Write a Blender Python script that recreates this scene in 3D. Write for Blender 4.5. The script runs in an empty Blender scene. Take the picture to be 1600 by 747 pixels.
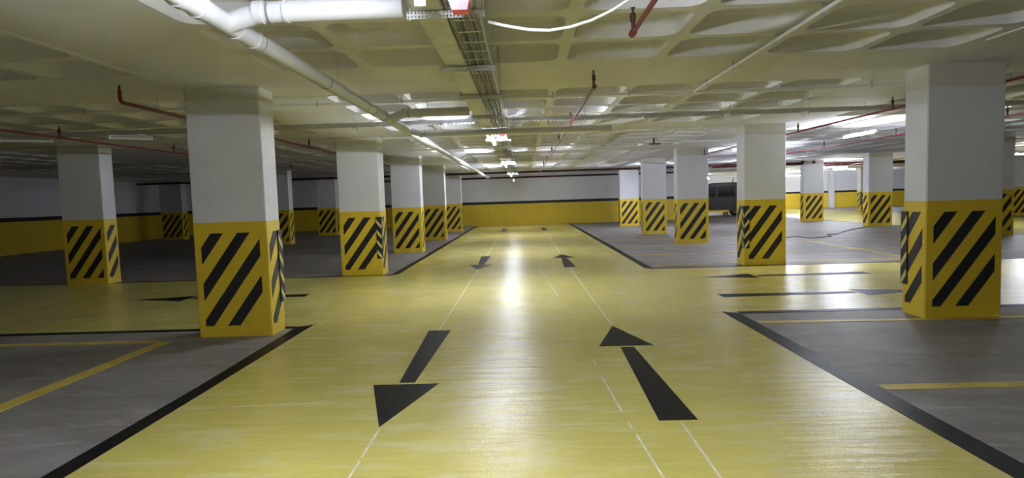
import bpy, bmesh, math, random
from mathutils import Vector, Matrix
random.seed(7)
PI = math.pi
S = bpy.context.scene
C = S.collection

# ------------------------------------------------------------------ camera
cam_d = bpy.data.cameras.new('camera')
cam_d.sensor_width = 36.0
cam_d.lens = 36.0 * 924.84 / 1600.0
cam_d.clip_start = 0.05
cam_d.clip_end = 200
cam = bpy.data.objects.new('camera', cam_d)
C.objects.link(cam)
pitch, yaw, roll = 0.0681, -0.0206, -0.0305
fw = Vector((math.sin(yaw)*math.cos(pitch), math.cos(yaw)*math.cos(pitch), -math.sin(pitch)))
rt = Vector((math.cos(yaw), -math.sin(yaw), 0))
up = rt.cross(fw)
rt2 = rt*math.cos(roll) + up*math.sin(roll)
up2 = up*math.cos(roll) - rt*math.sin(roll)
M3 = Matrix((rt2, up2, -fw)).transposed()
cam.matrix_world = Matrix.Translation((0, 0, 1.55)) @ M3.to_4x4()
S.camera = cam

# ------------------------------------------------------------------ world, exposure
w = bpy.data.worlds.new('world')
S.world = w
w.use_nodes = True
w.node_tree.nodes['Background'].inputs[0].default_value = (0.6, 0.65, 0.75, 1)
w.node_tree.nodes['Background'].inputs[1].default_value = 0.0
S.view_settings.view_transform = 'Standard'
S.view_settings.look = 'None'
S.view_settings.gamma = 1.0
S.view_settings.use_curve_mapping = False
S.view_settings.exposure = 3.15
LAMP = 42.0          # emission of a lit tube
LAMP_COL = (0.88, 0.94, 1.05, 1)

# ------------------------------------------------------------------ constants of the hall (metres)
H = 2.94            # ceiling height
YH = 1.375          # height of the yellow paint
XL, XR = -19.4, 33.0
Y0, YB, YF = -9.0, 34.85, 50.0
XB = 9.9            # where the back wall of the lane ends

# ------------------------------------------------------------------ materials
def mat(name, col, rough=0.6, metal=0.0, var=0.0, scale=3.0, bump=0.0, bscale=40.0, spec=0.5,
        col2=None, detail=6.0, coat=0.0, stretch=(1, 1, 1)):
    m = bpy.data.materials.new(name)
    m.use_nodes = True
    nt = m.node_tree
    b = nt.nodes['Principled BSDF']
    b.inputs['Base Color'].default_value = (*col, 1)
    b.inputs['Roughness'].default_value = rough
    b.inputs['Metallic'].default_value = metal
    b.inputs['Specular IOR Level'].default_value = spec
    if coat:
        b.inputs['Coat Weight'].default_value = coat
        b.inputs['Coat Roughness'].default_value = 0.2
    if var or bump or col2:
        tc = nt.nodes.new('ShaderNodeTexCoord')
        mp = nt.nodes.new('ShaderNodeMapping')
        mp.inputs['Scale'].default_value = stretch
        nt.links.new(tc.outputs['Object'], mp.inputs['Vector'])
    if var or col2:
        n = nt.nodes.new('ShaderNodeTexNoise')
        n.inputs['Scale'].default_value = scale
        n.inputs['Detail'].default_value = detail
        nt.links.new(mp.outputs[0], n.inputs['Vector'])
        r = nt.nodes.new('ShaderNodeValToRGB')
        c2 = col2 or tuple(max(0, c*(1-var)) for c in col)
        r.color_ramp.elements[0].position = 0.32
        r.color_ramp.elements[1].position = 0.68
        r.color_ramp.elements[0].color = (*c2, 1)
        r.color_ramp.elements[1].color = (*col, 1)
        nt.links.new(n.outputs['Fac'], r.inputs['Fac'])
        nt.links.new(r.outputs['Color'], b.inputs['Base Color'])
    if bump:
        n2 = nt.nodes.new('ShaderNodeTexNoise')
        n2.inputs['Scale'].default_value = bscale
        n2.inputs['Detail'].default_value = 4
        nt.links.new(mp.outputs[0], n2.inputs['Vector'])
        bp = nt.nodes.new('ShaderNodeBump')
        bp.inputs['Strength'].default_value = bump
        bp.inputs['Distance'].default_value = 0.01
        nt.links.new(n2.outputs['Fac'], bp.inputs['Height'])
        nt.links.new(bp.outputs['Normal'], b.inputs['Normal'])
    return m

def emis(name, col, s):
    m = bpy.data.materials.new(name)
    m.use_nodes = True
    nt = m.node_tree
    b = nt.nodes['Principled BSDF']
    b.inputs['Base Color'].default_value = (0.8, 0.8, 0.8, 1)
    b.inputs['Emission Color'].default_value = col
    b.inputs['Emission Strength'].default_value = s
    return m

def floor_epoxy():
    m = bpy.data.materials.new('yellow_epoxy_paint')
    m.use_nodes = True
    nt = m.node_tree; L = nt.links; N = nt.nodes
    b = N['Principled BSDF']
    tc = N.new('ShaderNodeTexCoord')
    def noise(scale, detail, st=(1, 1, 1), rough=0.5, dist=0.0):
        mp = N.new('ShaderNodeMapping'); mp.inputs['Scale'].default_value = st
        L.new(tc.outputs['Object'], mp.inputs['Vector'])
        n = N.new('ShaderNodeTexNoise')
        n.inputs['Scale'].default_value = scale; n.inputs['Detail'].default_value = detail
        n.inputs['Roughness'].default_value = rough; n.inputs['Distortion'].default_value = dist
        L.new(mp.outputs[0], n.inputs['Vector'])
        return n.outputs['Fac']
    def ramp(src, p0, p1, c0, c1):
        r = N.new('ShaderNodeValToRGB')
        r.color_ramp.elements[0].position = p0; r.color_ramp.elements[1].position = p1
        r.color_ramp.elements[0].color = (*c0, 1); r.color_ramp.elements[1].color = (*c1, 1)
        L.new(src, r.inputs['Fac'])
        return r.outputs['Color']
    base = ramp(noise(1.1, 5), 0.3, 0.7, EPOXY_A, EPOXY_B)
    smear = ramp(noise(3.0, 7, (0.55, 1.7, 1), 0.62, 0.35), 0.50, 0.68, (0, 0, 0), (0.55, 0.55, 0.55))
    mx = N.new('ShaderNodeMix'); mx.data_type = 'RGBA'
    L.new(smear, mx.inputs['Factor'])
    L.new(base, mx.inputs['A'])
    mx.inputs['B'].default_value = (*EPOXY_C, 1)
    L.new(mx.outputs['Result'], b.inputs['Base Color'])
    rr = ramp(noise(1.3, 4, (1, 1, 1), 0.5, 0.0), 0.3, 0.7, (0.19,)*3, (0.25,)*3)
    L.new(rr, b.inputs['Roughness'])
    b.inputs['Specular IOR Level'].default_value = 0.4
    b1 = N.new('ShaderNodeBump'); b1.inputs['Strength'].default_value = 0.9; b1.inputs['Distance'].default_value = 0.0021
    L.new(noise(62, 4, (1, 1, 1), 0.7), b1.inputs['Height'])
    b2 = N.new('ShaderNodeBump'); b2.inputs['Strength'].default_value = 0.7; b2.inputs['Distance'].default_value = 0.012
    L.new(noise(5.5, 6, (0.22, 1.7, 1)), b2.inputs['Height'])
    L.new(b1.outputs['Normal'], b2.inputs['Normal'])
    L.new(b2.outputs['Normal'], b.inputs['Normal'])
    return m

def floor_concrete():
    m = bpy.data.materials.new('bare_concrete')
    m.use_nodes = True
    nt = m.node_tree; L = nt.links; N = nt.nodes
    b = N['Principled BSDF']
    tc = N.new('ShaderNodeTexCoord')
    def noise(scale, detail, st=(1, 1, 1), dist=0.0, rot=0.0):
        mp = N.new('ShaderNodeMapping'); mp.inputs['Scale'].default_value = st
        mp.inputs['Rotation'].default_value = (0, 0, rot)
        L.new(tc.outputs['Object'], mp.inputs['Vector'])
        n = N.new('ShaderNodeTexNoise')
        n.inputs['Scale'].default_value = scale; n.inputs['Detail'].default_value = detail
        n.inputs['Distortion'].default_value = dist; n.inputs['Roughness'].default_value = 0.62
        L.new(mp.outputs[0], n.inputs['Vector'])
        return n.outputs['Fac']
    def ramp(src, p0, p1, c0, c1):
        r = N.new('ShaderNodeValToRGB')
        r.color_ramp.elements[0].position = p0; r.color_ramp.elements[1].position = p1
        r.color_ramp.elements[0].color = (*c0, 1); r.color_ramp.elements[1].color = (*c1, 1)
        L.new(src, r.inputs['Fac'])
        return r.outputs['Color']
    c = ramp(noise(0.9, 8, (1, 2.2, 1), 0.8, 0.5), 0.3, 0.72, CONC_A, CONC_B)
    sc = ramp(noise(2.3, 8, (0.5, 2.4, 1), 2.2, 0.7), 0.55, 0.8, (0, 0, 0), (0.75,)*3)
    mx = N.new('ShaderNodeMix'); mx.data_type = 'RGBA'
    L.new(sc, mx.inputs['Factor']); L.new(c, mx.inputs['A'])
    mx.inputs['B'].default_value = (*CONC_C, 1)
    sp = ramp(noise(9, 6), 0.25, 0.36, (0.45,)*3, (1, 1, 1))
    mu = N.new('ShaderNodeMix'); mu.data_type = 'RGBA'; mu.blend_type = 'MULTIPLY'
    mu.inputs['Factor'].default_value = 0.7
    L.new(mx.outputs['Result'], mu.inputs['A']); L.new(sp, mu.inputs['B'])
    L.new(mu.outputs['Result'], b.inputs['Base Color'])
    b.inputs['Roughness'].default_value = 0.55
    b.inputs['Specular IOR Level'].default_value = 0.4
    bp = N.new('ShaderNodeBump'); bp.inputs['Strength'].default_value = 0.4; bp.inputs['Distance'].default_value = 0.006
    L.new(noise(14, 8), bp.inputs['Height'])
    L.new(bp.outputs['Normal'], b.inputs['Normal'])
    return m

EPOXY_A = (0.56, 0.49, 0.125); EPOXY_B = (0.66, 0.58, 0.155); EPOXY_C = (0.72, 0.67, 0.40)
CONC_A = (0.175, 0.158, 0.155); CONC_B = (0.315, 0.29, 0.29); CONC_C = (0.47, 0.445, 0.44)
m_epoxy = floor_epoxy()
m_conc = floor_concrete()
m_ceil = mat('cream_ceiling_paint', (0.81, 0.80, 0.84), 0.75, var=0.10, scale=1.3, bump=0.15, bscale=18)
m_white = mat('white_column_paint', (0.72, 0.725, 0.775), 0.65, var=0.06, scale=2.5, bump=0.35, bscale=22)
m_wallwhite = mat('white_wall_paint', (0.76, 0.76, 0.80), 0.65, var=0.05, scale=1.0, bump=0.2, bscale=15)
m_head = mat('cream_overspray_paint', (0.66, 0.64, 0.58), 0.7, var=0.08, scale=3, bump=0.3, bscale=22)
m_yellow = mat('traffic_yellow_paint', (0.78, 0.555, 0.035), 0.45, var=0.08, scale=3, bump=0.25, bscale=24)
m_black = mat('matt_black_paint', (0.018, 0.018, 0.022), 0.5, var=0.3, scale=5)
m_fblack = mat('black_floor_paint', (0.007, 0.007, 0.0085), 0.42, spec=0.12, var=0.35, scale=6, bump=0.3, bscale=60)
m_fyellow = mat('yellow_line_paint', (0.68, 0.52, 0.10), 0.5, var=0.25, scale=5, bump=0.2, bscale=50)
m_chalk = mat('white_chalk', (0.80, 0.78, 0.62), 0.8, var=0.35, scale=9)
m_pvc = mat('white_pvc', (0.56, 0.56, 0.58), 0.32, var=0.05, scale=4)
m_ring = mat('grey_rubber_ring', (0.20, 0.20, 0.20), 0.6)
m_galv = mat('galvanised_steel', (0.62, 0.63, 0.66), 0.42, metal=0.25, var=0.25, scale=7)
m_cable = mat('grey_cable_sheath', (0.30, 0.29, 0.28), 0.6, var=0.3, scale=6)
m_dcable = mat('dark_cable_sheath', (0.05, 0.05, 0.055), 0.5)
m_wcable = mat('white_flex_conduit', (0.78, 0.77, 0.75), 0.5)
m_red = mat('red_pipe_enamel', (0.20, 0.022, 0.028), 0.4, var=0.2, scale=6)
m_maroon = mat('dark_red_pipe_enamel', (0.045, 0.007, 0.009), 0.5, spec=0.3, var=0.2, scale=5)
m_brass = mat('dull_sprinkler_head', (0.12, 0.05, 0.05), 0.4, metal=0.6)
m_lit = emis('lit_tube', LAMP_COL, LAMP)
m_unlit = mat('unlit_tube', (0.75, 0.75, 0.75), 0.4)
m_house = mat('white_lamp_housing', (0.75, 0.76, 0.78), 0.4)
m_siren = mat('red_alarm_plastic', (0.75, 0.03, 0.06), 0.35)
m_rubber = mat('black_rubber', (0.02, 0.02, 0.022), 0.55, bump=0.2, bscale=80)
m_sticker = mat('yellow_reflective_sticker', (0.72, 0.60, 0.22), 0.35)
m_vanpaint = mat('dark_grey_car_paint', (0.012, 0.013, 0.016), 0.35, metal=0.0, coat=0.1, spec=0.3)
m_vanglass = mat('tinted_car_glass', (0.004, 0.004, 0.005), 0.05, coat=0.2)
m_tyre = mat('tyre_rubber', (0.02, 0.02, 0.02), 0.8)
m_rim = mat('alloy_wheel', (0.45, 0.46, 0.48), 0.3, metal=0.9)
m_lamp_r = mat('red_tail_lens', (0.4, 0.02, 0.02), 0.2)
m_wood = mat('red_brown_block', (0.16, 0.06, 0.04), 0.7, var=0.3, scale=8)

# ------------------------------------------------------------------ mesh helpers
class MB:
    def __init__(self): self.v = []; self.f = []; self.sm = False
    def box(self, x0, x1, y0, y1, z0, z1):
        n = len(self.v)
        self.v += [(x, y, z) for z in (z0, z1) for (x, y) in ((x0, y0), (x1, y0), (x1, y1), (x0, y1))]
        self.f += [tuple(n+i for i in q) for q in ((3, 2, 1, 0), (4, 5, 6, 7), (0, 1, 5, 4), (1, 2, 6, 5), (2, 3, 7, 6), (3, 0, 4, 7))]
        return self
    def bbox(self, x0, x1, y0, y1, z0, z1, c=0.01, tb=False):
        """box with chamfered vertical edges"""
        pts = [(x0+c, y0), (x1-c, y0), (x1, y0+c), (x1, y1-c), (x1-c, y1), (x0+c, y1), (x0, y1-c), (x0, y0+c)]
        return self.prism(pts, z0, z1)
    def prism(self, pts, z0, z1):
        n = len(self.v); k = len(pts)
        self.v += [(x, y, z0) for x, y in pts] + [(x, y, z1) for x, y in pts]
        self.f += [tuple(n+i for i in reversed(range(k))), tuple(n+k+i for i in range(k))]
        self.f += [(n+i, n+(i+1) % k, n+k+(i+1) % k, n+k+i) for i in range(k)]
        return self
    def poly(self, pts, off):
        """closed solid from a 3-d polygon pts pushed along vector off"""
        n = len(self.v); k = len(pts)
        self.v += [tuple(p) for p in pts] + [tuple(Vector(p)+Vector(off)) for p in pts]
        self.f += [tuple(n+i for i in reversed(range(k))), tuple(n+k+i for i in range(k))]
        self.f += [(n+i, n+(i+1) % k, n+k+(i+1) % k, n+k+i) for i in range(k)]
        return self
    def tube(self, path, r, seg=10, cap=True):
        path = [Vector(p) for p in path]
        rs = r if isinstance(r, (list, tuple)) else [r]*len(path)
        n = len(self.v); m = len(path)
        ref = None
        for i, p in enumerate(path):
            d = (path[min(i+1, m-1)] - path[max(i-1, 0)]).normalized()
            if ref is None:
                ref = Vector((0, 0, 1)) if abs(d.z) < 0.9 else Vector((1, 0, 0))
            a = d.cross(ref).normalized(); b_ = a.cross(d).normalized(); ref = b_
            for k in range(seg):
                t = 2*PI*k/seg
                self.v.append(tuple(p + (a*math.cos(t) + b_*math.sin(t))*rs[i]))
        for i in range(m-1):
            for k in range(seg):
                self.f.append((n+i*seg+k, n+i*seg+(k+1) % seg, n+(i+1)*seg+(k+1) % seg, n+(i+1)*seg+k))
        if cap:
            self.f.append(tuple(n+k for k in reversed(range(seg))))
            self.f.append(tuple(n+(m-1)*seg+k for k in range(seg)))
        self.sm = True
        return self
    def mesh(self, name, m):
        me = bpy.data.meshes.new(name)
        me.from_pydata(self.v, [], self.f)
        me.materials.append(m)
        bm = bmesh.new(); bm.from_mesh(me)
        bmesh.ops.recalc_face_normals(bm, faces=bm.faces)
        if self.sm:
            for f in bm.faces: f.smooth = True
            for e in bm.edges:
                if len(e.link_faces) == 2 and e.calc_face_angle(0) > 0.7: e.smooth = False
        bm.to_mesh(me); bm.free()
        me.update()
        return me
    def build(self, name, m, parent=None, loc=(0, 0, 0)):
        o = bpy.data.objects.new(name, self.mesh(name, m))
        C.objects.link(o); o.location = loc
        if parent: o.parent = parent
        return o

def inst(name, me, parent=None, loc=(0, 0, 0)):
    o = bpy.data.objects.new(name, me); C.objects.link(o); o.location = loc
    if parent: o.parent = parent
    return o
def empty(name, loc=(0, 0, 0)):
    o = bpy.data.objects.new(name, None); C.objects.link(o); o.location = loc
    o.empty_display_size = 0.1
    return o
def tag(o, label=None, cat=None, group=None, kind=None):
    if label: o['label'] = label
    if cat: o['category'] = cat
    if group: o['group'] = group
    if kind: o['kind'] = kind
    return o
def arc(c, a0, a1, r, plane, n=6):
    """points on an arc; plane gives the two unit axes"""
    u, v = Vector(plane[0]), Vector(plane[1])
    return [Vector(c) + u*r*math.cos(a0+(a1-a0)*i/n) + v*r*math.sin(a0+(a1-a0)*i/n) for i in range(n+1)]

# ------------------------------------------------------------------ floor
fl = MB().box(XL, XR, Y0, YF, -0.2, 0.0).build('floor', m_conc)
tag(fl, kind='structure')
ELX, ERX = -2.81, 2.55            # painted lane edges
CY0L, CY1L, CY0R, CY1R = 7.43, 12.47, 7.6, 12.36
a = MB()
a.box(ELX, ERX, Y0, YB, 0, 0.002)
a.box(XL, ELX, CY0L, CY1L, 0, 0.002)
a.box(ERX, XR, CY0R, CY1R, 0, 0.002)
a.box(15.0, 22.4, CY1R, YF, 0, 0.002)
o = a.build('painted_aisle', m_epoxy, fl)

def strip(name, pts, m, z=0.003, parent=None):
    z0 = 0.002 if z > 0.0021 else 0.0
    return MB().prism(pts, 0.0, z).build(name, m, parent)
def rect(x0, x1, y0, y1): return [(x0, y0), (x1, y0), (x1, y1), (x0, y1)]

def fline(name, pts, m, label, cat, group=None, z=0.004):
    o = strip(name, pts, m, z)
    tag(o, label, cat, group)
    return o
G1 = 'black border lines of the painted aisles'
fline('border_line', [(-2.89, Y0+0.05), (-2.73, Y0+0.05), (-2.73, 4.9), (-2.75, 7.5), (-2.93, 7.40), (-2.87, 5.0)], m_fblack,
      'thick black border line running from bottom left corner to nearest left column', 'floor line', G1)
fline('border_line', [(2.55, Y0+0.05), (2.72, Y0+0.05), (2.72, 7.48), (2.54, 7.67)], m_fblack,
      'thick black border line running from bottom right corner up to the right crossing', 'floor line', G1)
fline('border_line', [(XL+0.05, 7.31), (-2.94, 7.31), (-2.94, 7.43), (XL+0.05, 7.43)], m_fblack,
      'thin black line across the floor behind the nearest left column', 'floor line', G1)
fline('border_line', [(2.73, 7.50), (XR-0.05, 7.50), (XR-0.05, 7.62), (2.73, 7.64)], m_fblack,
      'thin black line from lane corner to the back of nearest right column', 'floor line', G1)
fline('border_line', [(XL+0.05, 12.45), (-2.80, 12.45), (-2.80, 12.56), (XL+0.05, 12.56)], m_fblack,
      'thin black line in front of the second left column on the far side of crossing', 'floor line', G1)
fline('border_line', [(2.60, 12.30), (14.95, 12.30), (14.95, 12.40), (2.60, 12.44)], m_fblack,
      'thin black line in front of second right column on far side of crossing', 'floor line', G1)
fline('border_line', [(-2.86, 12.57), (-2.72, 12.57), (-2.66, 34.3), (-2.82, 34.3)], m_fblack,
      'black border line passing the row of left columns towards the back wall', 'floor line', G1)
fline('border_line', [(2.52, 12.45), (2.68, 12.45), (2.76, 34.3), (2.6, 34.3)], m_fblack,
      'black border line right of lane beyond the crossing towards the back wall', 'floor line', G1)
fline('border_line', [(14.97, 12.41), (15.12, 12.41), (15.12, YF-0.3), (14.97, YF-0.3)], m_fblack,
      'black border line of the distant right aisle behind the nearest right column', 'floor line', G1)
fline('border_line', [(22.4, 12.41), (22.55, 12.41), (22.55, YF-0.3), (22.4, YF-0.3)], m_fblack,
      'black border line on the far side of the distant right aisle', 'floor line', G1)

G2 = 'yellow parking bay lines'
fline('bay_line', [(-4.33, Y0+0.1), (-4.17, Y0+0.1), (-4.15, 6.76), (-4.31, 6.76)], m_fyellow,
      'wide yellow bay line slanting across the bottom left concrete', 'floor line', G2)
fline('bay_line', [(-13.0, 6.72), (-4.34, 6.72), (-4.34, 6.84), (-13.0, 6.84)], m_fyellow,
      'faint yellow bay line crossing the dark concrete left of nearest left column', 'floor line', G2)
fline('bay_line', [(2.74, 4.50), (9.3, 4.50), (9.3, 4.62), (2.74, 4.62)], m_fyellow,
      'yellow bay line at the right frame edge below the nearest right column', 'floor line', G2)
fline('bay_line', [(2.74, 6.92), (4.6, 6.86), (9.3, 6.80), (9.3, 6.91), (4.6, 6.965), (2.74, 7.04)], m_fyellow,
      'yellow bay line running along the foot of the nearest right column', 'floor line', G2)
for yy, x1, lab in ((12.95, 8.3, 'yellow bay line just behind the second right column foot'),
                (15.25, 11.5, 'yellow bay line between the second and third right columns'),
                (17.95, 11.5, 'yellow bay line just before the third right column'),
                (20.5, 11.5, 'yellow bay line behind the third right column')):
    fline('bay_line', rect(2.80, x1, yy-0.05, yy+0.05), m_fyellow, lab, 'floor line', G2)
fline('bay_line', [(8.32, 12.6), (8.44, 12.6), (8.62, 18.0), (8.50, 18.0)], m_fyellow,
      'diagonal looking yellow bay line between the second right column and the nearest right column', 'floor line', G2)

# arrows
def arrow(name, x, y, ang, label, shaft0=0.265, shaft1=0.135, Ls=2.0, Lh=0.95, wh=0.56, m=m_fblack, z=0.004):
    """tip direction = +y rotated by ang; (x,y) = tail end centre"""
    t = empty(name, (x, y, 0)); t.rotation_euler = (0, 0, ang)
    tag(t, label, 'arrow', 'black direction arrows painted on the floor')
    MB().prism([(-shaft0/2, 0), (shaft0/2, 0), (shaft1/2, Ls), (-shaft1/2, Ls)], 0, z).build('arrow_shaft', m, t)
    MB().prism([(-wh/2, Ls+0.05), (wh/2, Ls+0.05), (0, Ls+0.05+Lh)], 0, z).build('arrow_head', m, t)
arrow('floor_arrow', 1.02, 3.98, 0, 'largest black floor arrow pointing away from camera, right of centre')
arrow('floor_arrow', -1.04, 6.97, PI, 'large black floor arrow pointing at the camera, left of the light streak')
arrow('floor_arrow', 1.0, 13.02, 0, 'middle-distance black arrow pointing away from camera on right half of lane')
arrow('floor_arrow', -1.05, 16.05, PI, 'middle-distance black arrow pointing to camera on left half of lane')
arrow('floor_arrow', 1.0, 27.9, 0, 'tiny farthest black arrow near the back wall on the right half of lane')
arrow('floor_arrow', -1.0, 30.9, PI, 'tiny farthest black arrow near the back wall on the left half of lane')
arrow('floor_arrow', -3.75, 10.0, PI/2, 'flat looking black arrow pointing left behind the nearest left column')
arrow('floor_arrow', 6.25, 10.88, PI/2, 'flat looking black arrow pointing left in front of second right column')
arrow('floor_arrow', 2.92, 8.86, -PI/2, 'flat looking black arrow pointing right beside the nearest right column')

# chalk lines
G3 = 'thin white setting-out lines on the lane'
def chalk(segs, label, wd=0.014):
    t = empty('chalk_line', (segs[0][0], segs[0][1], 0)); tag(t, label, 'floor line', G3)
    ox, oy = segs[0][0], segs[0][1]
    for (x0, y0, x1, y1) in segs:
        d = Vector((x1-x0, y1-y0)).normalized(); nrm = Vector((-d.y, d.x))*wd/2
        MB().prism([(x-ox, y-oy) for x, y in ((x0-nrm.x, y0-nrm.y), (x0+nrm.x, y0+nrm.y), (x1+nrm.x, y1+nrm.y), (x1-nrm.x, y1-nrm.y))][::-1], 0.0, 0.0032).build('line_segment', m_chalk, t)
chalk([(1.03, 0.3, 1.03, 3.95), (1.02, 6.98, 0.98, 13.0), (0.99, 16.05, 0.99, 24)], 'thin white line running through the arrows on the right half of lane')
chalk([(-1.03, 0.3, -1.03, 3.45), (-1.03, 3.5, -1.03, 3.95), (-1.05, 7.0, -1.04, 13.05), (-1.04, 16.1, -1.07, 23)], 'thin white line running through the arrows on the left half of lane')
chalk([(0.78, 2.2, 0.69, 3.75), (0.68, 3.85, 0.675, 3.97), (0.665, 4.15, 0.63, 5.05), (0.62, 5.35, 0.62, 5.5), (0.50, 9.2, 0.42, 10.9), (0.40, 11.2, 0.30, 13.8)],
      'broken white line left of the nearest upward arrow', 0.013)
chalk([(-2.3, 4.46, -1.63, 4.5)], 'short faint scratch line right of the bottom left border', 0.006)
chalk([(-2.7, 7.535, -2.62, 7.545), (2.40, 7.66, 2.53, 7.66)], 'small pale marks at the two lane corners of the crossing', 0.03)

# ------------------------------------------------------------------ walls
def wall(name, box, stripe_faces):
    """white wall with yellow lower band and a black stripe, as separate solid layers"""
    x0, x1, y0, y1 = box
    o = MB().box(x0, x1, y0, y1, 0.0, H+0.3).build(name, m_wallwhite)
    tag(o, kind='structure')
    for (n, z0, z1, m) in (('yellow_band', 0.002, 1.24, m_yellow), ('black_stripe', 1.24, 1.40, m_black)):
        for (a0, a1, b0, b1) in stripe_faces:
            MB().box(a0, a1, b0, b1, z0, z1).build(n, m, o)
wall('wall_back', (XL-0.2, XB, YB, YB+0.2), [(XL, XB, YB-0.004, YB)])
wall('wall_left', (XL-0.2, XL, Y0, YB), [(XL, XL+0.004, Y0, YB-0.004)])
wall('wall_front', (XL-0.2, XR+0.2, Y0-0.2, Y0), [(XL, XR, Y0, Y0+0.004)])
wall('wall_right', (XR, XR+0.2, Y0, YF), [(XR-0.004, XR, Y0, YF)])
wall('wall_back_right', (XB-0.2, XR+0.2, YF, YF+0.2), [(XB, XR, YF-0.004, YF)])
wall('wall_side_right', (XB-0.2, XB, YB+0.2, YF), [(XB, XB+0.004, YB+0.2, YF-0.004)])
pl = MB().box(25.45, 25.85, YF-0.25, YF-0.004, 0.0, H).build('trim_1', m_wallwhite); tag(pl, kind='structure')

# ------------------------------------------------------------------ ceiling with coffers
def rrect(x0, x1, y0, y1, r, n=4):
    pts = []
    for (cx, cy, a0) in ((x1-r, y1-r, 0), (x0+r, y1-r, PI/2), (x0+r, y0+r, PI), (x1-r, y0+r, 1.5*PI)):
        for i in range(n+1):
            t = a0 + PI/2*i/n
            pts.append((cx+r*math.cos(t), cy+r*math.sin(t)))
    return pts
# coffer bays in x: (start, pitch, count); in y every 5.5 m five coffers of 0.81 m
XB_BAYS = [(-17.75, 0.98, 7), (-8.80, 0.975, 5), (-2.57, 1.0, 7), (5.95, 1.0, 7), (15.1, 1.0, 7), (24.4, 1.0, 7)]
RIB = 0.10
PY = 0.81
ybays = [2.17 + 5.47*k for k in range(-2, 9)]
ceil_mb = MB()
pans = []
RXo, RYo = 0.5, 0.405
def cell(cx, cy, px):
    hx, hy = px/2, PY/2
    inner = rrect(cx-hx+RIB/2, cx+hx-RIB/2, cy-hy+RIB/2, cy+hy-RIB/2, 0.13)
    n = len(ceil_mb.v); k = len(inner)
    # outer points: projected to the cell rectangle
    outer = []
    corners = [(cx+hx, cy+hy), (cx-hx, cy+hy), (cx-hx, cy-hy), (cx+hx, cy-hy)]
    for i, p in enumerate(inner):
        q, j = divmod(i, 5)
        c = corners[q]
        if j == 2: outer.append(c)
        elif j < 2: outer.append((c[0], p[1]) if q in (0, 2) else (p[0], c[1]))
        else: outer.append((p[0], c[1]) if q in (0, 2) else (c[0], p[1]))
    ceil_mb.v += [(x, y, H) for x, y in inner] + [(x, y, H) for x, y in outer]
    for i in range(k):
        j = (i+1) % k
        ceil_mb.f.append((n+i, n+j, n+k+j, n+k+i))
cells = []
for (sx, px, nx) in XB_BAYS:
    for sy in ybays:
        for i in range(nx):
            for j in range(5):
                cx, cy = sx+px*(i+0.5), sy+PY*(j+0.5)
                if cy+0.5 > YF or cy-0.5 < Y0: continue
                if cx < XB+0.6 and cy > YB-0.45: continue
                cell(cx, cy, px); cells.append((cx, cy, px))
# solid bands between the coffer fields
def quad(x0, x1, y0, y1):
    n = len(ceil_mb.v)
    ceil_mb.v += [(x0, y0, H), (x1, y0, H), (x1, y1, H), (x0, y1, H)]
    ceil_mb.f.append((n, n+1, n+2, n+3))
keys = {}
for cx, cy, px in cells: keys.setdefault((round(cx-px/2, 3), round(cx+px/2, 3)), []).append(cy)
xcuts = [XL]
prev = XL
for (sx, px, nx) in XB_BAYS:
    quad(prev, sx, Y0, YF)
    for i in range(nx):
        x0, x1 = sx+px*i, sx+px*(i+1)
        ys = sorted(keys[(round(x0, 3), round(x1, 3))])
        y = Y0
        for cy in ys:
            if cy-PY/2 > y+0.02: quad(x0, x1, y, cy-PY/2)
            y = cy+PY/2
        quad(x0, x1, y, YF)
    prev = sx+px*nx
quad(prev, XR, Y0, YF)
# slab above
ceil_mb.box(XL-0.2, XR+0.2, Y0-0.2, YF+0.2, H+0.36, H+0.5)
ceiling = ceil_mb.build('ceiling', m_ceil)
tag(ceiling, kind='structure')
def pan_geo(mb, cx, cy, px, z):
    r0 = rrect(cx-px/2+RIB/2, cx+px/2-RIB/2, cy-PY/2+RIB/2, cy+PY/2-RIB/2, 0.13)
    r1 = rrect(cx-px/2+RIB/2+0.025, cx+px/2-RIB/2-0.025, cy-PY/2+RIB/2+0.025, cy+PY/2-RIB/2-0.025, 0.13)
    r2 = rrect(cx-px/2+RIB/2+0.12, cx+px/2-RIB/2-0.12, cy-PY/2+RIB/2+0.12, cy+PY/2-RIB/2-0.12, 0.12)
    n = len(mb.v); k = len(r0)
    mb.v += [(x, y, z) for x, y in r0] + [(x, y, z+0.15) for x, y in r1] + [(x, y, z+0.21) for x, y in r2]
    for s in (0, k):
        for i in range(k): mb.f.append((n+s+i, n+s+(i+1) % k, n+s+k+(i+1) % k, n+s+k+i))
    mb.f.append(tuple(n+2*k+i for i in range(k)))
pan_mesh = {}
for px in set(c[2] for c in cells):
    mb = MB(); pan_geo(mb, 0, 0, px, 0); mb.sm = True
    pan_mesh[px] = mb.mesh('coffer', m_ceil)
def vis(c):
    cx, cy, px = c
    if cy < 3.2 or abs(cx)/cy > 1.05: return 1e9
    return cy + 0.25*abs(cx)
order = sorted(cells, key=vis)
for c in order[:300]:
    inst('coffer', pan_mesh[c[2]], ceiling, (c[0], c[1], H))
rest = MB(); rest.sm = True
for c in order[300:]: pan_geo(rest, c[0], c[1], c[2], H)
ro = rest.build('coffer_field', m_ceil, ceiling); tag(ro, kind='stuff')
# faint formwork joints standing proud under the slab beside the columns
for (x0, x1, y0, y1) in ((-3.93, -3.90, Y0+0.1, 6.9), (4.50, 4.53, Y0+0.1, 5.9)):
    MB().box(x0, x1, y0, y1, H-0.012, H).build('formwork_ridge', m_ceil, ceiling)

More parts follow.
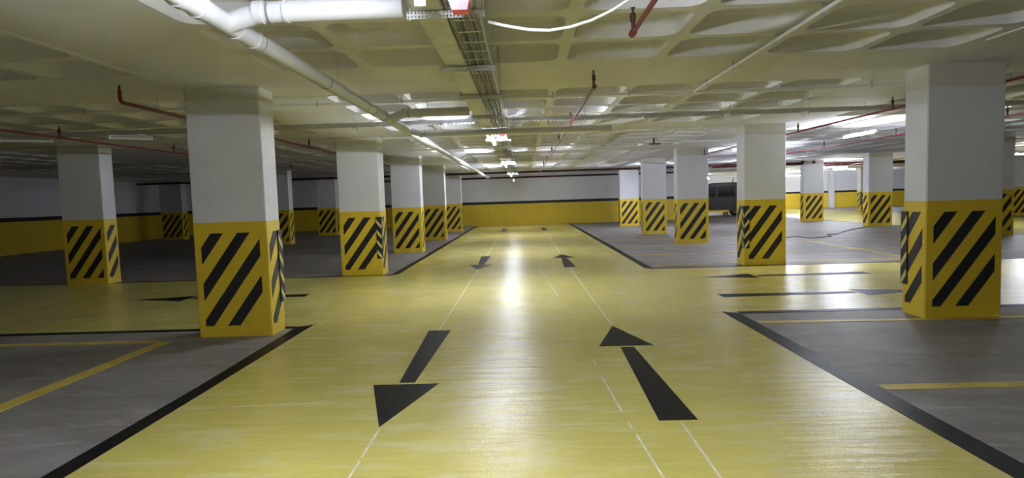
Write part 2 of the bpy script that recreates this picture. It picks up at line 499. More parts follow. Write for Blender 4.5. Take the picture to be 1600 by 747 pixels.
def cz(x, y):
    """height of the ceiling surface above the point (x, y)"""
    for cx, cy, px in cells:
        ins = min(px/2-RIB/2-abs(x-cx), PY/2-RIB/2-abs(y-cy))
        if ins > 0:
            return H + (0.15*ins/0.025 if ins < 0.025 else 0.15+0.06*min(1, (ins-0.025)/0.095)) - 0.002
    return H - 0.001

# ------------------------------------------------------------------ columns
def clip(poly, x0, x1, z0, z1):
    def cut(P, inside, inter):
        out = []
        for i in range(len(P)):
            a_, b_ = P[i], P[(i+1) % len(P)]
            ia, ib = inside(a_), inside(b_)
            if ia: out.append(a_)
            if ia != ib: out.append(inter(a_, b_))
        return out
    def ix(X): return lambda a_, b_: (X, a_[1]+(b_[1]-a_[1])*(X-a_[0])/(b_[0]-a_[0]))
    def iz(Z): return lambda a_, b_: (a_[0]+(b_[0]-a_[0])*(Z-a_[1])/(b_[1]-a_[1]), Z)
    for ins, it in ((lambda p: p[0] >= x0, ix(x0)), (lambda p: p[0] <= x1, ix(x1)),
                    (lambda p: p[1] >= z0, iz(z0)), (lambda p: p[1] <= z1, iz(z1))):
        if len(poly) < 3: return []
        poly = cut(poly, ins, it)
    return poly
def stripes(w):
    """hazard stripes on a face of width w: list of (x,z) polygons"""
    mx = 0.085 if w > 0.6 else 0.055
    out = []
    for k in range(-1, 6):
        z0 = 0.875 - 0.435*k
        z0 += 0.0
        x0, x1 = mx-1, w-mx+1
        sl = 1.36
        p = [(x0, z0+(x0-mx)*sl), (x1, z0+(x1-mx)*sl), (x1, z0+0.205+(x1-mx)*sl), (x0, z0+0.205+(x0-mx)*sl)]
        q = clip(p, mx, w-mx, 0.135, 1.245)
        if len(q) >= 3:
            ar = abs(sum(q[i][0]*q[(i+1) % len(q)][1]-q[(i+1) % len(q)][0]*q[i][1] for i in range(len(q))))/2
            if ar > 0.012: out.append(q)
    return out
def guard(parent, cx, cy, dx, dy, z0=0.36, z1=1.25):
    """rubber corner guard on the column corner (cx,cy); dx,dy = signs pointing into the column"""
    t = 0.012; a_ = 0.10
    ox, oy = cx - dx*(t+0.006), cy - dy*(t+0.006)
    ix_, iy_ = cx - dx*0.006, cy - dy*0.006
    pts = [(ox, oy), (cx+dx*a_, oy), (cx+dx*a_, iy_), (ix_, iy_), (ix_, cy+dy*a_), (ox, cy+dy*a_)]
    g = MB().prism(pts, z0, z1).build('corner_guard', m_rubber, parent)
    g['label'] = 'black rubber corner guard with yellow chevrons'
    n = 4; pitch_ = (z1-z0-0.02)/n
    e = 0.0015
    for k in range(n):
        zt = z1 - 0.05 - pitch_*k
        # leg along x (faces -dy); the chevrons drop towards the outer corner
        p = [(ox+dx*0.010, oy, zt-0.13), (cx+dx*(a_-0.008), oy, zt), (cx+dx*(a_-0.008), oy, zt-0.075), (ox+dx*0.010, oy, zt-0.205)]
        MB().poly(p, (0, -dy*e, 0)).build('chevron', m_sticker, g)
        p = [(ox, oy+dy*0.010, zt-0.13), (ox, cy+dy*(a_-0.008), zt), (ox, cy+dy*(a_-0.008), zt-0.075), (ox, oy+dy*0.010, zt-0.205)]
        MB().poly(p, (-dx*e, 0, 0)).build('chevron', m_sticker, g)
def column(x, y, w_, d, label, gd=None, head=2.77, ridge=0):
    t = empty('column', (x+w_/2, y+d/2, 0))
    tag(t, label, 'column', 'white columns with yellow hazard striped bases')
    X0, X1, Yf, Yr = -w_/2, w_/2, -d/2, d/2
    MB().bbox(X0, X1, Yf, Yr, 0.0, H, 0.012).build('shaft', m_white, t)
    e = 0.003
    MB().bbox(X0-e, X1+e, Yf-e, Yr+e, 0.0, YH, 0.013).build('painted_base', m_yellow, t)
    MB().bbox(X0-e, X1+e, Yf-e, Yr+e, head, H, 0.013).build('head_band', m_head, t)
    f = 0.0025
    for q in stripes(w_):
        MB().poly([(X0+p[0], Yf-e, p[1]) for p in q], (0, -f, 0)).build('hazard_stripe', m_black, t)
        MB().poly([(X1-p[0], Yr+e, p[1]) for p in q], (0, f, 0)).build('hazard_stripe', m_black, t)
    for q in stripes(d):
        MB().poly([(X1+e, Yf+p[0], p[1]) for p in q], (f, 0, 0)).build('hazard_stripe', m_black, t)
        MB().poly([(X0-e, Yr-p[0], p[1]) for p in q], (-f, 0, 0)).build('hazard_stripe', m_black, t)
    if gd:
        sx, sy = gd
        guard(t, X1 if sx > 0 else X0, Yr if sy > 0 else Yf, -sx, -sy)
    return t
column(-3.925, 6.945, 0.875, 0.39, 'nearest left column, widest on the left, grey-white above striped yellow base', (1, 1), head=2.80)
column(-3.93, 12.55, 0.885, 0.50, 'second column left of the lane, brightly lit, chevron guard on its front right corner', (1, -1))
column(-4.00, 17.95, 0.90, 0.45, 'third column left of the lane, shaded front, right behind the second', head=2.70)
column(-3.97, 23.25, 0.90, 0.45, 'fourth column left of the lane, lighter than the third in front of it')
column(-3.95, 29.0+0.2, 0.90, 0.45, 'fifth and last column left of the lane, next to the back wall')
column(-9.77, 12.35, 0.90, 0.40, 'dim column at far left, left of the nearest left column')
column(-9.95, 18.0, 0.90, 0.40, 'dark column hidden behind the nearest left column')
column(-10.2, 23.4, 0.90, 0.42, 'dark column seen just right of the nearest left column')
column(-10.25, 29.3, 0.95, 0.45, 'dark farthest column seen left of the second lane column')
column(-18.08, 29.2, 1.10, 0.45, 'barely visible column in the dark at far left, left of nearest left column')
column(4.68, 6.975, 0.88, 0.41, 'nearest right column, largest of all, guard on its rear left corner', (-1, 1), head=2.68)
column(4.61, 12.45, 0.86, 0.45, 'second column right of the lane with chevron guard on its front left corner', (-1, -1), head=2.73)
column(4.77, 18.45, 0.96, 0.40, 'third column right of the lane, beside the parked van', head=2.72)
column(4.66, 23.1, 0.90, 0.45, 'fourth column right of the lane, brighter than the fifth')
column(4.80, 29.5, 0.95, 0.45, 'fifth and last column right of the lane, shaded front')
column(13.70, 29.2, 0.96, 0.40, 'shaded small column in front of the bright far right wall')
column(13.80, 23.97, 0.95, 0.40, 'lit column on the right, between distant shaded column and nearest right column')
column(13.85, 18.1, 0.90, 0.45, 'column almost hidden behind the nearest right column')
column(22.85, 28.9, 1.6, 0.45, 'distant wide column at the right frame edge')
column(22.9, 40.7, 0.9, 0.45, 'distant column peeking out left of the lit right column with guard', (-1, -1))

# ------------------------------------------------------------------ perforated strip helper
def perforated(mb, p0, length, height, axis, pitch_, hole, rows=1, th=0.002):
    """upright strip (in the plane axis-z) with real slots; axis 'x' or 'y'; p0 = lower start corner"""
    n = int(length/pitch_)
    rowh = height/rows
    def put(s0, s1, z0, z1):
        k = len(mb.v)
        if axis == 'x': q = [(p0[0]+s0, p0[1], p0[2]+z0), (p0[0]+s1, p0[1], p0[2]+z0), (p0[0]+s1, p0[1], p0[2]+z1), (p0[0]+s0, p0[1], p0[2]+z1)]
        elif axis == 'y': q = [(p0[0], p0[1]+s0, p0[2]+z0), (p0[0], p0[1]+s1, p0[2]+z0), (p0[0], p0[1]+s1, p0[2]+z1), (p0[0], p0[1]+s0, p0[2]+z1)]
        else: q = [(p0[0]+s0, p0[1]+z0, p0[2]), (p0[0]+s1, p0[1]+z0, p0[2]), (p0[0]+s1, p0[1]+z1, p0[2]), (p0[0]+s0, p0[1]+z1, p0[2])]
        mb.v += q; mb.f.append((k, k+1, k+2, k+3))
    for r in range(rows):
        zb = r*rowh
        g = (rowh-hole[1])/2
        put(0, length, zb, zb+g); put(0, length, zb+g+hole[1], zb+rowh)
        s = 0.0
        for i in range(n):
            c = (i+0.5)*pitch_
            put(s, c-hole[0]/2, zb+g, zb+g+hole[1]); s = c+hole[0]/2
        put(s, length, zb+g, zb+g+hole[1])

# ------------------------------------------------------------------ cable tray along the lane
def tray_along(name, xa, xb, y0, y1, z, bars, label, ncab, first_detail=True):
    t = empty(name, ((xa+xb)/2, y0, z)); tag(t, label, 'cable tray', 'metal cable trays under the ceiling')
    ox, oy = (xa+xb)/2, y0
    X = (xb-xa)/2; L_ = y1-y0
    for s in (-1, 1):
        MB().box(s*X-0.0015, s*X+0.0015, 0, L_, 0, 0.06).box(s*X-0.006, s*X+0.006, 0, L_, 0.057, 0.06).build('side_rail', m_galv, t)
    b = MB().box(-X, -X*0.1, 0, L_, 0.0, 0.003)
    b.build('base_plate', m_galv, t)
    b = MB()
    k = 0
    y = 0.1
    while y < L_:
        b.box(-X*0.1, X, y, y+0.02, 0.0, 0.003); y += 0.25
    tag(b.build('rung_set', m_galv, t), kind='stuff')
    for i in range(ncab):
        xx = -X*0.05 + (X*1.0)*(i+0.3)/ncab
        pts = []
        y = 0.0
        while y <= L_+0.01:
            pts.append((xx+random.uniform(-0.008, 0.008), y, 0.012+random.uniform(-0.014, 0.004))); y += 0.7
        MB().tube(pts, 0.006+0.003*(i % 2), 6).build('cable', m_cable if i % 3 else m_dcable, t)
    for by in bars:
        mb = MB()
        e = 0.04
        yy = by-oy
        perforated(mb, (-X-e, yy, -0.045), 2*X+2*e, 0.045, 'x', 0.02, (0.009, 0.012), rows=2 if by < 4 else 1)
        mb.box(-X-e, X+e, yy, yy+0.04, -0.003, 0.0)
        mb.build('trapeze_bar', m_galv, t)
        for s in (-1, 1):
            MB().tube([(s*(X+e*0.6), yy+0.02, -0.05), (s*(X+e*0.6), yy+0.02, cz(ox+s*(X+e*0.6), by+0.02)-z)], 0.004, 6).build('threaded_rod', m_galv, t)
    return t
bars = [-6.4, -4.4, -2.2, 0.0, 1.9, 3.40, 4.80, 6.10, 7.65, 9.1, 10.55, 12.0, 13.5, 15.0, 16.4, 17.9, 19.4, 20.9, 22.4, 23.9, 25.4, 27.0, 28.2]
tray_along('cable_tray', -0.585, -0.225, -8.0, 28.4, 2.62, bars, 'long metal cable tray hung above the lane centre', 8)

# crossing perforated tray
TY, TZ = 9.25, 2.745
t = empty('cable_tray', (0, TY, TZ)); tag(t, 'slotted cable tray crossing the whole width in front of the second columns', 'cable tray', 'metal cable trays under the ceiling')
mb = MB(); perforated(mb, (-14.0, 0, 0), 30.0, 0.055, 'x', 0.033, (0.016, 0.012)); mb.build('side_rail', m_galv, t)
mb = MB(); mb.box(-14.0, 16.0, 0.15, 0.152, 0, 0.055); mb.build('side_rail', m_galv, t)
mb = MB(); perforated(mb, (-14.0, 0.002, 0), 30.0, 0.147, 'xy', 0.06, (0.03, 0.10)); mb.build('base_plate', m_galv, t)
MB().tube([(-14+1.0*i, 0.06+0.01*((i*7) % 3), 0.012+0.004*((i*5) % 2)) for i in range(31)], 0.009, 6).build('cable', m_cable, t)
for xx in (-12, -9, -6, -4.6, -2.6, -1.2, 1.0, 1.9, 3.2, 4.4, 6.9, 8.0, 10, 12.5, 15):
    MB().box(xx-0.015, xx+0.015, -0.03, 0.18, -0.02, -0.0005).build('support_bar', m_galv, t)
    for yy in (-0.02, 0.17):
        MB().tube([(xx, yy, -0.06), (xx, yy, cz(xx, TY+yy)-TZ)], 0.0045, 6).build('threaded_rod', m_galv, t)

# ------------------------------------------------------------------ lamps
def lamp(loc, ang, lit, label, L_=1.45, zc=None, rod_to=H):
    t = empty('tube_lamp', loc); t.rotation_euler = (0, 0, ang)
    tag(t, label, 'lamp', 'tube lamps under the ceiling')
    MB().box(-0.02, 0.02, 0, L_, 0.026, 0.055).build('housing', m_house, t)
    MB().tube([(0, 0.03, 0), (0, L_-0.03, 0)], 0.019, 12).build('tube', m_lit if lit else m_unlit, t)
    for y0 in (0.0, L_-0.03):
        MB().box(-0.025, 0.025, y0, y0+0.03, -0.022, 0.02).build('end_cap', m_house, t)
    if rod_to:
        for yy in (0.3, L_-0.3):
            zt = cz(loc[0]-math.sin(ang)*yy, loc[1]+math.cos(ang)*yy) if rod_to == H else rod_to-0.001
            MB().tube([(0, yy, 0.055), (0, yy, zt-loc[2])], 0.004, 6).build('suspension_rod', m_galv, t)
ZL = 2.515
for (y, lab) in ((1.50, 'lit tube lamp at the top edge of the frame, under the nearest tray bar'),
                 (9.07, 'lit tube lamp under the lane cable tray, second from camera'),
                 (16.4, 'small lit tube lamp, third along the lane tray'),
                 (23.9, 'tiny lit tube lamp, farthest along the lane tray'),
                 (-5.7, 'added lit tube lamp over the lane behind the camera')):  # unseen lamp added behind the camera, continuing the spacing of the row
    lamp((-0.47, y, ZL), 0, True, lab, rod_to=2.617)
lamp((7.05, 12.0, 2.66), 0, True, 'lit tube lamp over the right bays, left of the nearest right column', 1.2)
lamp((22.9, 46.0, 2.6), PI/2, True, 'added lit tube lamp hidden behind the shaded distant column', 1.3)  # added out of sight to brighten the far right wall
lamp((27.6, 45.0, 2.6), PI/2, True, 'added lit tube lamp hidden behind the lit distant column', 1.3)  # unseen extra source, added for the far right wall
lamp((17.2, 39.0, 2.6), PI/2, True, 'added lit tube lamp hidden behind second right column, far beyond it', 1.3)  # added out of view for more light in the far right
lamp((15.9, 29.4, 2.6), PI/2, True, 'lit tube lamp just right of the shaded distant column', 1.3)
lamp((18.25, 32.95, 2.6), PI/2, True, 'lit tube lamp before the bright far right wall', 1.25)
lamp((19.0, 22.0, 2.6), PI/2, True, 'added lit tube lamp over the right aisle, hidden by the nearest right column', 1.3)  # added lamp, lights the right aisle from out of sight
lamp((8.1, 18.6, 2.6), PI/2, True, 'added lit tube lamp hidden behind the second right column', 1.3)  # added behind the column to brighten the right bays
lamp((11.2, 26.0, 2.6), PI/2, True, 'added lit tube lamp over the bays behind the second right column', 1.3)  # extra unseen source added for the farther right bays
lamp((-0.47, 31.0, ZL), 0, True, 'tiny added lit tube lamp just before the back wall', 0.75)  # short lamp added to brighten the back wall
lamp((6.1, 26.2, 2.6), 0, True, 'added lit tube lamp hidden behind the fourth right column', 1.3)  # added out of sight for light along the right bays
lamp((14.2, 45.5, 2.6), PI/2, True, 'added lit tube lamp behind the parked van', 1.3)  # unseen lamp added to light the far right area
lamp((20.5, 44.0, 2.6), PI/2, True, 'added lit tube lamp near the far right wall, farthest of all', 1.3)  # extra lamp added to lift the light on the far right
lamp((-6.5, 9.3, 2.70), -0.9, False, 'unlit tube lamp under the dark left ceiling', 0.6)
lamp((-8.2, 9.2, 2.70), -1.1, False, 'unlit tube lamp at the left frame edge', 0.7)

# alarm units on the lane tray
def alarm(y, x, z, Lb, label):
    t = empty('alarm_unit', (x, y, z)); tag(t, label, 'alarm', 'red alarm units on the lane tray')
    MB().box(-0.06, 0.06, 0, Lb, 0.02, 0.05).build('back_box', m_house, t)
    b = MB()
    n = 0
    b.v += [(-0.055, 0.0, 0.02), (0.055, 0.0, 0.02), (0.055, 0.11, 0.02), (-0.055, 0.11, 0.02),
            (-0.04, 0.012, -0.035), (0.04, 0.012, -0.035), (0.04, 0.098, -0.035), (-0.04, 0.098, -0.035)]
    b.f += [(3, 2, 1, 0), (4, 5, 6, 7), (0, 1, 5, 4), (1, 2, 6, 5), (2, 3, 7, 6), (3, 0, 4, 7)]
    b.build('red_cover', m_siren, t)
    MB().box(-0.056, 0.056, -0.001, 0.111, 0.008, 0.019).build('white_rim', m_house, t)
alarm(3.12, -0.30, 2.569, 0.14, 'red alarm unit at the top edge, beside the nearest lane lamp')
alarm(9.3, -0.30, 2.56, 1.2, 'red alarm on a long white box beside the second lane lamp')

# ------------------------------------------------------------------ pvc drain pipes
def collar(t, c, axis, r, w_=0.035, m=m_pvc, name='collar'):
    c = Vector(c); d = Vector(axis)*w_/2
    MB().tube([c-d, c+d], r, 18).build(name, m, t)
drain = t = empty('drain_pipe', (-1.70, 0, 2.62)); tag(t, 'long white drain pipe with side branches running along the lane under ceiling', 'pipe', 'white drain pipes')
R_ = 0.058
MB().tube([(0, -8, 0), (0, 29.4, 0)], R_, 20).build('pipe_run', m_pvc, t)
for yy in (3.02, 3.20, 3.62, 3.85, 7.0, 7.40, 9.0, 9.15, 9.75, 13.8, 14.1, 16.0, 19.3, 22, 25.5):
    collar(t, (0, yy, 0), (0, 1, 0), R_+0.007, 0.05)
for yy in (3.05, 3.65, 3.92, 5.25, 6.55, 6.85, 7.36, 7.46, 7.75, 9.08, 9.82, 13.9, 14.2, 16.05):
    collar(t, (0, yy, 0), (0, 1, 0), R_+0.003, 0.008, m_ring, 'joint_ring')
for yy in (5.6, 8.4, 11.5, 15, 18.5, 22.5, 26, 28.8):
    MB().tube([(0, yy, R_), (0, yy, cz(-1.70, yy)-2.62)], 0.004, 6).build('hanger_rod', m_galv, t)
    MB().tube([(0, yy-0.012, 0), (0, yy+0.012, 0)], R_+0.004, 18).build('hanger_ring', m_galv, t)
def branch(y, x1, z, r, rods=(), m=m_pvc):
    x0 = -1.70; dz = z-2.62; L_ = x1-x0
    t = MB().tube([(0, 0, 0), (0.09, 0, dz*0.45), (0.2, 0, dz), (L_, 0, dz)], r, 18).build('branch_pipe', m, drain, (0, y, 0))
    collar(t, (0.20, 0, dz), (1, 0, 0), r+0.007, 0.05, m)
    collar(t, (0.26, 0, dz), (1, 0, 0), r+0.005, 0.01, m_ring, 'joint_ring')
    collar(t, (0.36, 0, dz), (1, 0, 0), r+0.006, 0.02, m)
    for xx in rods:
        MB().tube([(xx-x0, 0, dz+r), (xx-x0, 0, cz(xx, y)-2.62)], 0.004, 6).build('hanger_rod', m_galv, t)
branch(3.50, -0.66, 2.675, 0.060, (-1.0,))
branch(7.70, -0.66, 2.69, 0.055, (-1.2,))
branch(8.97, 1.35, 2.56, 0.045, (-1.2, 0.9))
branch(16.2, 2.8, 2.78, 0.04, (-0.9, 0.4, 1.9), m_ceil)
t = empty('branch_pipe', (9.5, 20.0, 2.76)); tag(t, 'white pipe above the two distant right columns', 'pipe', 'white drain pipes')
MB().tube([(0, 0, 0), (3.0, 0, 0), (4.5, -0.6, 0.02)], 0.055, 14).build('pipe_run', m_pvc, t)
collar(t, (2.1, 0, 0), (1, 0, 0), 0.066, 0.05)
for xx in (0.6, 2.6):
    MB().tube([(xx, 0, 0.05), (xx, 0, cz(9.5+xx, 20.0)-2.76)], 0.004, 6).build('hanger_rod', m_galv, t)

# ------------------------------------------------------------------ conduits
def conduit(pts, r, label, clips=(), m=m_ceil):
    o = empty('conduit', pts[0]); tag(o, label, 'conduit', 'thin painted conduits under the ceiling')
    p0 = Vector(pts[0])
    MB().tube([Vector(p)-p0 for p in pts], r, 8).build('pipe_run', m, o)
    for c in clips:
        c = Vector(c)-p0
        MB().box(c.x-0.012, c.x+0.012, c.y-0.012, c.y+0.012, c.z-0.026, H-0.001-p0.z).build('pipe_clip', m_galv, o)
zc = 2.885
conduit([(-12, 7.95, zc), (12, 7.95, zc)], 0.016, 'thin conduit crossing the ceiling in front of the slotted tray',
        [(x, 7.95, zc) for x in (-8.9, -5.85, -2.7, -1.57, 0.43, 1.43, 3.43, 4.6, 5.7)])
conduit([(2.29, 0, zc), (2.29, 7.93, zc)], 0.017, 'thin white conduit running diagonally in view from top edge, right of lane',
        [(2.29, y, zc) for y in (2.1, 4.6, 5.41, 6.5, 7.4)])
conduit([(-12, 12.42, zc), (4.5, 12.42, zc)], 0.014, 'thin conduit crossing just before the second columns', [(x, 12.42, zc) for x in (-2.9, 0.9, 3)])
conduit([(-3, 15.5, zc), (12, 15.5, zc)], 0.016, 'thin conduit crossing the ceiling before the third columns', [(x, 15.5, zc) for x in (-1, 1.2, 3)])
t = empty('junction_box', (3.33, 15.1, 2.80)); tag(t, 'small dark junction box under the ceiling above the fourth right column', 'junction box')
MB().box(-0.09, 0.09, -0.03, 0.03, -0.09, 0.0).build('box_body', m_galv, t)
MB().box(-0.12, 0.16, -0.035, 0.035, 0.0, 0.03).box(-0.02, 0.02, -0.02, 0.02, 0.03, cz(3.33, 15.1)-2.80).build('bracket', m_dcable, t)

# white flexible cable at the top
pts = [(-0.17, 3.47, 2.565), (-0.05, 3.45, 2.53), (0.06, 3.45, 2.508), (0.18, 3.45, 2.500), (0.30, 3.45, 2.515), (0.42, 3.45, 2.548), (0.54, 3.45, 2.60), (0.66, 3.45, 2.67), (0.72, 3.45, 2.71)]
o = MB().tube(pts, 0.0085, 8).build('hanging_cable', m_wcable); tag(o, 'white flexible cable sagging from lane tray to the red pipe at the top', 'cable')

# ------------------------------------------------------------------ sprinkler pipes
def sprinkler(t, p, h=0.16):
    p = Vector(p)
    s = MB().tube([p, p+Vector((0, 0, h*0.35)), p+Vector((0, 0, h*0.36)), p+Vector((0, 0, h*0.72)), p+Vector((0, 0, h*0.73)), p+Vector((0, 0, h*0.95))],
                  [0.014, 0.014, 0.021, 0.021, 0.009, 0.009], 10).build('sprinkler', m_brass, t)
    MB().tube([p+Vector((0, 0, h*0.95)), p+Vector((0, 0, h*0.98))], 0.018, 10).build('deflector', m_brass, s)
def sprinkler_line(x, y0, y1, label, heads, r=0.017, end=None, z=2.72, m=m_red, hang=()):
    t = empty('sprinkler_pipe', (x, y0, z)); tag(t, label, 'sprinkler pipe', 'red sprinkler pipes')
    if end == 'elbow':
        pts = [Vector((0, 0, 0.13)), Vector((0, 0, 0.05))] + arc((0, 0.05, 0.05), PI, 1.5*PI, 0.05, ((0, 1, 0), (0, 0, 1)), 5) + [Vector((0, y1-y0, 0))]
        MB().tube(pts, r*1.25, 10).build('pipe_run', m, t)
        MB().tube([(0, 0, 0.13), (0, 0, 0.18)], 0.012, 8).build('sprinkler', m_brass, t)
    else:
        MB().tube([(0, 0, 0), (0, y1-y0, 0)], r, 10).build('pipe_run', m, t)
        MB().tube([(0, -0.005, 0), (0, 0.05, 0)], r*1.5, 10).build('end_fitting', m, t) if end == 'near' else None
        if end == 'far': MB().tube([(0, y1-y0-0.05, 0), (0, y1-y0+0.01, 0)], r*1.5, 10).build('end_fitting', m, t)
    for yy in heads:
        MB().tube([(0, yy-y0-0.035, 0), (0, yy-y0+0.035, 0)], r*1.35, 10).build('tee_fitting', m, t)
        sprinkler(t, (0, yy-y0, r))
    for yy in hang:
        MB().tube([(0.0, yy-y0, r), (0.0, yy-y0, cz(x, yy)-z)], 0.004, 6).build('hanger_rod', m_galv, t)
sprinkler_line(0.83, -6, 4.42, 'bright red sprinkler pipe end at the top edge right of the white cable', [4.38, 1.2], end='far', r=0.018, hang=(3.6, 0))
sprinkler_line(0.80, 6.45, 28.85, 'red sprinkler pipe running away above the lane with its row of heads', [6.5, 9.6, 12.7, 15.8, 18.9, 22.0, 25.1], end='near', hang=(6.62, 11, 14, 17))
sprinkler_line(-4.33, 6.42, 28.85, 'red sprinkler pipe with bent end left of nearest left column', [12.1, 15.2, 18.3, 21.4], end='elbow', hang=(7.1, 10))
sprinkler_line(-7.24, 3.0, 28.85, 'dark red sprinkler pipe crossing the dark upper left', [5.9, 9.25, 12.3, 15.4, 18.5], hang=(8, 11))
sprinkler_line(5.58, 3.0, 28.85, 'red sprinkler pipe right, passing behind top of nearest right column', [5.9, 9.1, 12.15, 15.2, 18.3], hang=(6.9, 9.8, 13))
sprinkler_line(8.48, 3.0, 28.85, 'lower red sprinkler pipe passing under the lit right tube lamp', [10.6, 13.7, 16.9, 20], hang=(12, 15))
sprinkler_line(16.0, 8.0, 29.5, 'thin red sprinkler pipe at the right frame edge', [12, 15, 18], hang=(14,))
# mains along the back
t = empty('fire_main', (-19, 28.95, 2.81)); tag(t, 'dark red fire main crossing the hall in front of the last columns', 'pipe', 'dark red fire mains')
MB().tube([(0, 0, 0), (28.2, 0, 0.02)], 0.05, 12).build('pipe_run', m_maroon, t)
MB().tube([(28.2, 0, 0.0), (32.4, 0, 0.0)] + arc((32.4, 0, 0.12), 1.5*PI, 2*PI, 0.12, ((1, 0, 0), (0, 0, 1)), 5), 0.075, 12).build('pipe_run', m_maroon, t)
MB().box(33.0, 33.1, -0.08, 0.08, -0.02, 0.129).build('pipe_clamp', m_dcable, t)
for xx in (3, 8, 13, 16.5, 21.2, 24.5):
    MB().tube([(xx, 0, 0.05), (xx, 0, cz(xx-19, 28.95)-2.81)], 0.008, 6).build('hanger_rod', m_maroon, t)
t = empty('fire_main', (-12, 34.65, 2.78)); tag(t, 'lower dark red pipe fixed along the top of back wall', 'pipe', 'dark red fire mains')
MB().tube([(0, 0, 0), (21.8, 0, 0.0)], 0.05, 12).build('pipe_run', m_maroon, t)
for xx in (3, 8, 11, 14, 17, 20):
    MB().box(xx-0.02, xx+0.02, -0.06, 0.199, -0.02, 0.02).build('wall_bracket', m_maroon, t)
t = empty('fire_main', (14.9, 30.5, 2.80)); tag(t, 'dark red pipe passing above the gap between two distant right columns', 'pipe', 'dark red fire mains')
MB().tube([(0, 0, 0), (9.5, -0.2, 0.02)], 0.08, 12).build('pipe_run', m_maroon, t)
for xx in (1.0, 4, 7):
    MB().tube([(xx, -0.02*xx, 0.07), (xx, -0.02*xx, cz(14.9+xx, 30.5-0.02*xx)-2.80)], 0.008, 6).build('hanger_rod', m_maroon, t)

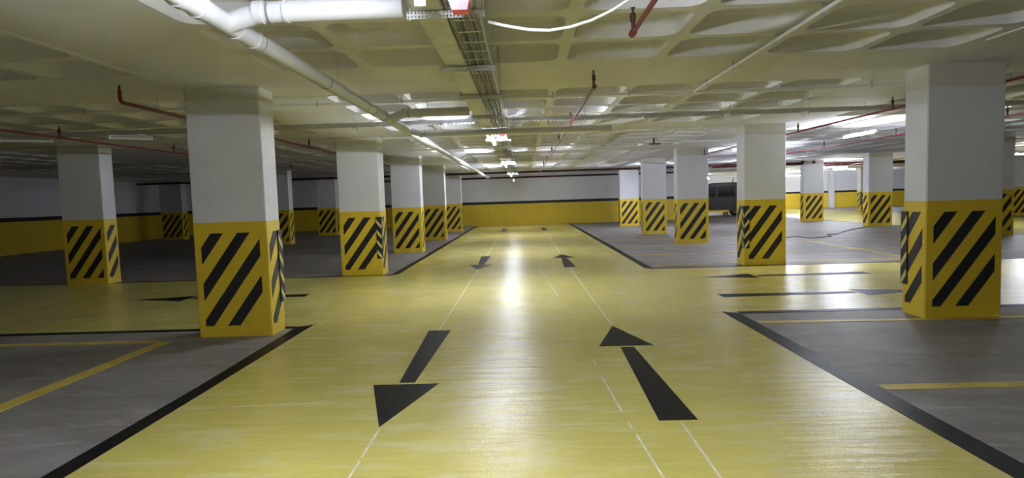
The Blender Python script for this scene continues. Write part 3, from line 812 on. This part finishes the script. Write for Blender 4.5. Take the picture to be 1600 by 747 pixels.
# ------------------------------------------------------------------ parked van
def van(x0, y0):
    L_, W_ = 4.9, 1.9
    t = empty('van', (x0, y0, 0)); tag(t, 'dark grey van parked beyond the third right column', 'van')
    prof = [(0.02, 0.45), (0.0, 0.75), (0.06, 1.0), (0.75, 1.14), (1.35, 1.82), (1.65, 2.06), (2.1, 2.16), (4.55, 2.16), (4.78, 2.06), (4.88, 1.2), (4.9, 0.5), (4.85, 0.33),
            (4.35, 0.30), (4.28, 0.52), (4.12, 0.66), (3.92, 0.71), (3.72, 0.66), (3.56, 0.52), (3.49, 0.30), (1.41, 0.30), (1.34, 0.52), (1.18, 0.66), (0.98, 0.71), (0.78, 0.66), (0.62, 0.52), (0.55, 0.30), (0.1, 0.32)]
    b = MB()
    secs = [(0.0, 0.0), (0.05, 1.0)]
    k = len(prof)
    def ring(y, tuck):
        out = []
        for (px_, pz) in prof:
            top = max(0, (pz-1.1)/1.1)
            out.append((px_ + (0.06*tuck if px_ < 2 else -0.06*tuck)*(1 if pz > 0.3 else 0.3), y + 0, pz - (0.05*tuck if pz > 1.5 else 0)))
        return out
    ys = [(0.0, 1.0), (0.04, 0.4), (0.10, 0.0), (W_-0.10, 0.0), (W_-0.04, 0.4), (W_, 1.0)]
    n0 = 0
    for y, tk in ys: b.v += ring(y, tk)
    for s in range(len(ys)-1):
        for i in range(k):
            j = (i+1) % k
            b.f.append((s*k+i, s*k+j, (s+1)*k+j, (s+1)*k+i))
    b.f.append(tuple(reversed(range(k)))); b.f.append(tuple((len(ys)-1)*k+i for i in range(k)))
    body = b.build('body', m_vanpaint, t)
    for sy, yy in ((-1, -0.003), (1, W_+0.003)):
        for pts in ([(1.12, 1.25), (2.12, 1.25), (2.12, 1.93), (1.72, 1.90), (1.5, 1.72)], [(2.26, 1.25), (3.32, 1.25), (3.32, 1.93), (2.26, 1.93)], [(3.48, 1.25), (4.6, 1.25), (4.58, 1.93), (3.48, 1.93)]):
            MB().poly([(p[0], yy, p[1]) for p in pts], (0, -sy*0.012, 0)).build('side_window', m_vanglass, t)
        for pts in ([(1.6, 1.07), (1.8, 1.07), (1.8, 1.11), (1.6, 1.11)], [(2.36, 1.07), (2.58, 1.07), (2.58, 1.11), (2.36, 1.11)]):
            MB().poly([(p[0], yy-0.0, p[1]) for p in pts], (0, sy*0.02, 0)).build('door_handle', m_dcable, t)
        for xx in (2.18, 3.40):
            MB().box(xx, xx+0.012, min(yy, yy+sy*0.003), max(yy, yy+sy*0.003), 0.36, 1.98).build('door_seam', m_tyre, t)
    # windscreen, mirrors, lights, wheels, aerial
    MB().poly([(0.79, 0.2, 1.185), (0.79, W_-0.2, 1.185), (1.34, W_-0.26, 1.82), (1.34, 0.26, 1.82)], (-0.02, 0, 0.012)).build('windscreen', m_vanglass, t)
    MB().poly([(4.885, 0.25, 1.25), (4.885, W_-0.25, 1.25), (4.80, W_-0.3, 1.9), (4.80, 0.3, 1.9)], (0.02, 0, 0)).build('rear_window', m_vanglass, t)
    for yy in (-0.2, W_+0.02):
        MB().box(1.15, 1.27, yy, yy+0.18, 1.22, 1.42).build('side_mirror', m_vanpaint, t)
    for yy in (0.12, W_-0.42):
        MB().box(0.0, 0.14, yy, yy+0.30, 0.78, 0.96).build('headlamp', m_house, t)
        MB().box(4.84, 4.91, yy-0.02, yy+0.12, 0.95, 1.45).build('tail_lamp', m_lamp_r, t)
    for xx in (0.98, 3.92):
        for yy in (0.02, W_-0.24):
            wh = MB().tube([(xx, yy, 0.335), (xx, yy+0.03, 0.335), (xx, yy+0.19, 0.335), (xx, yy+0.22, 0.335)], [0.30, 0.335, 0.335, 0.30], 24).build('wheel', m_tyre, t)
            MB().tube([(xx, yy-0.006, 0.335), (xx, yy+0.226, 0.335)], 0.20, 16).build('rim', m_rim, wh)
    MB().tube([(3.35, 0.5, 2.14), (3.45, 0.5, 2.48)], 0.025, 8).build('aerial', m_dcable, t)
van(10.2, 38.2)
t = empty('barrier', (12.2, 37.3, 0)); tag(t, 'low yellow barrier board on brown blocks in front of van', 'barrier')
MB().box(-1.7, 0.62, -0.04, 0.04, 0.32, 0.44).build('board', m_yellow, t)
for xx in (0.3, 0.48, -1.4): MB().box(xx, xx+0.12, -0.06, 0.06, 0.0, 0.319).build('block', m_wood, t)
o = MB().tube([(13.2, 36.5, H-0.001), (13.22, 36.5, 2.2), (13.35, 36.5, 1.5), (13.45, 36.5, 0.9), (13.40, 36.5, 1.6), (13.34, 36.5, H-0.001)], 0.008, 6).build('hanging_cable', m_dcable)
tag(o, 'thin dark cable hanging in a loop before the van', 'cable')
# cable lying on the floor by the second right column
pts = [(8.3, 19.2), (9.0, 19.75), (9.05, 18.95), (9.6, 19.2), (10.0, 19.4), (10.3, 20.3), (10.5, 20.1), (11.3, 21.2), (12.2, 22.3), (13.2, 23.3), (15.5, 26)]
o = MB().tube([(x, y, 0.012) for x, y in pts], 0.012, 6).build('floor_cable', m_dcable); tag(o, 'black cable lying loosely on concrete between the right columns', 'cable')
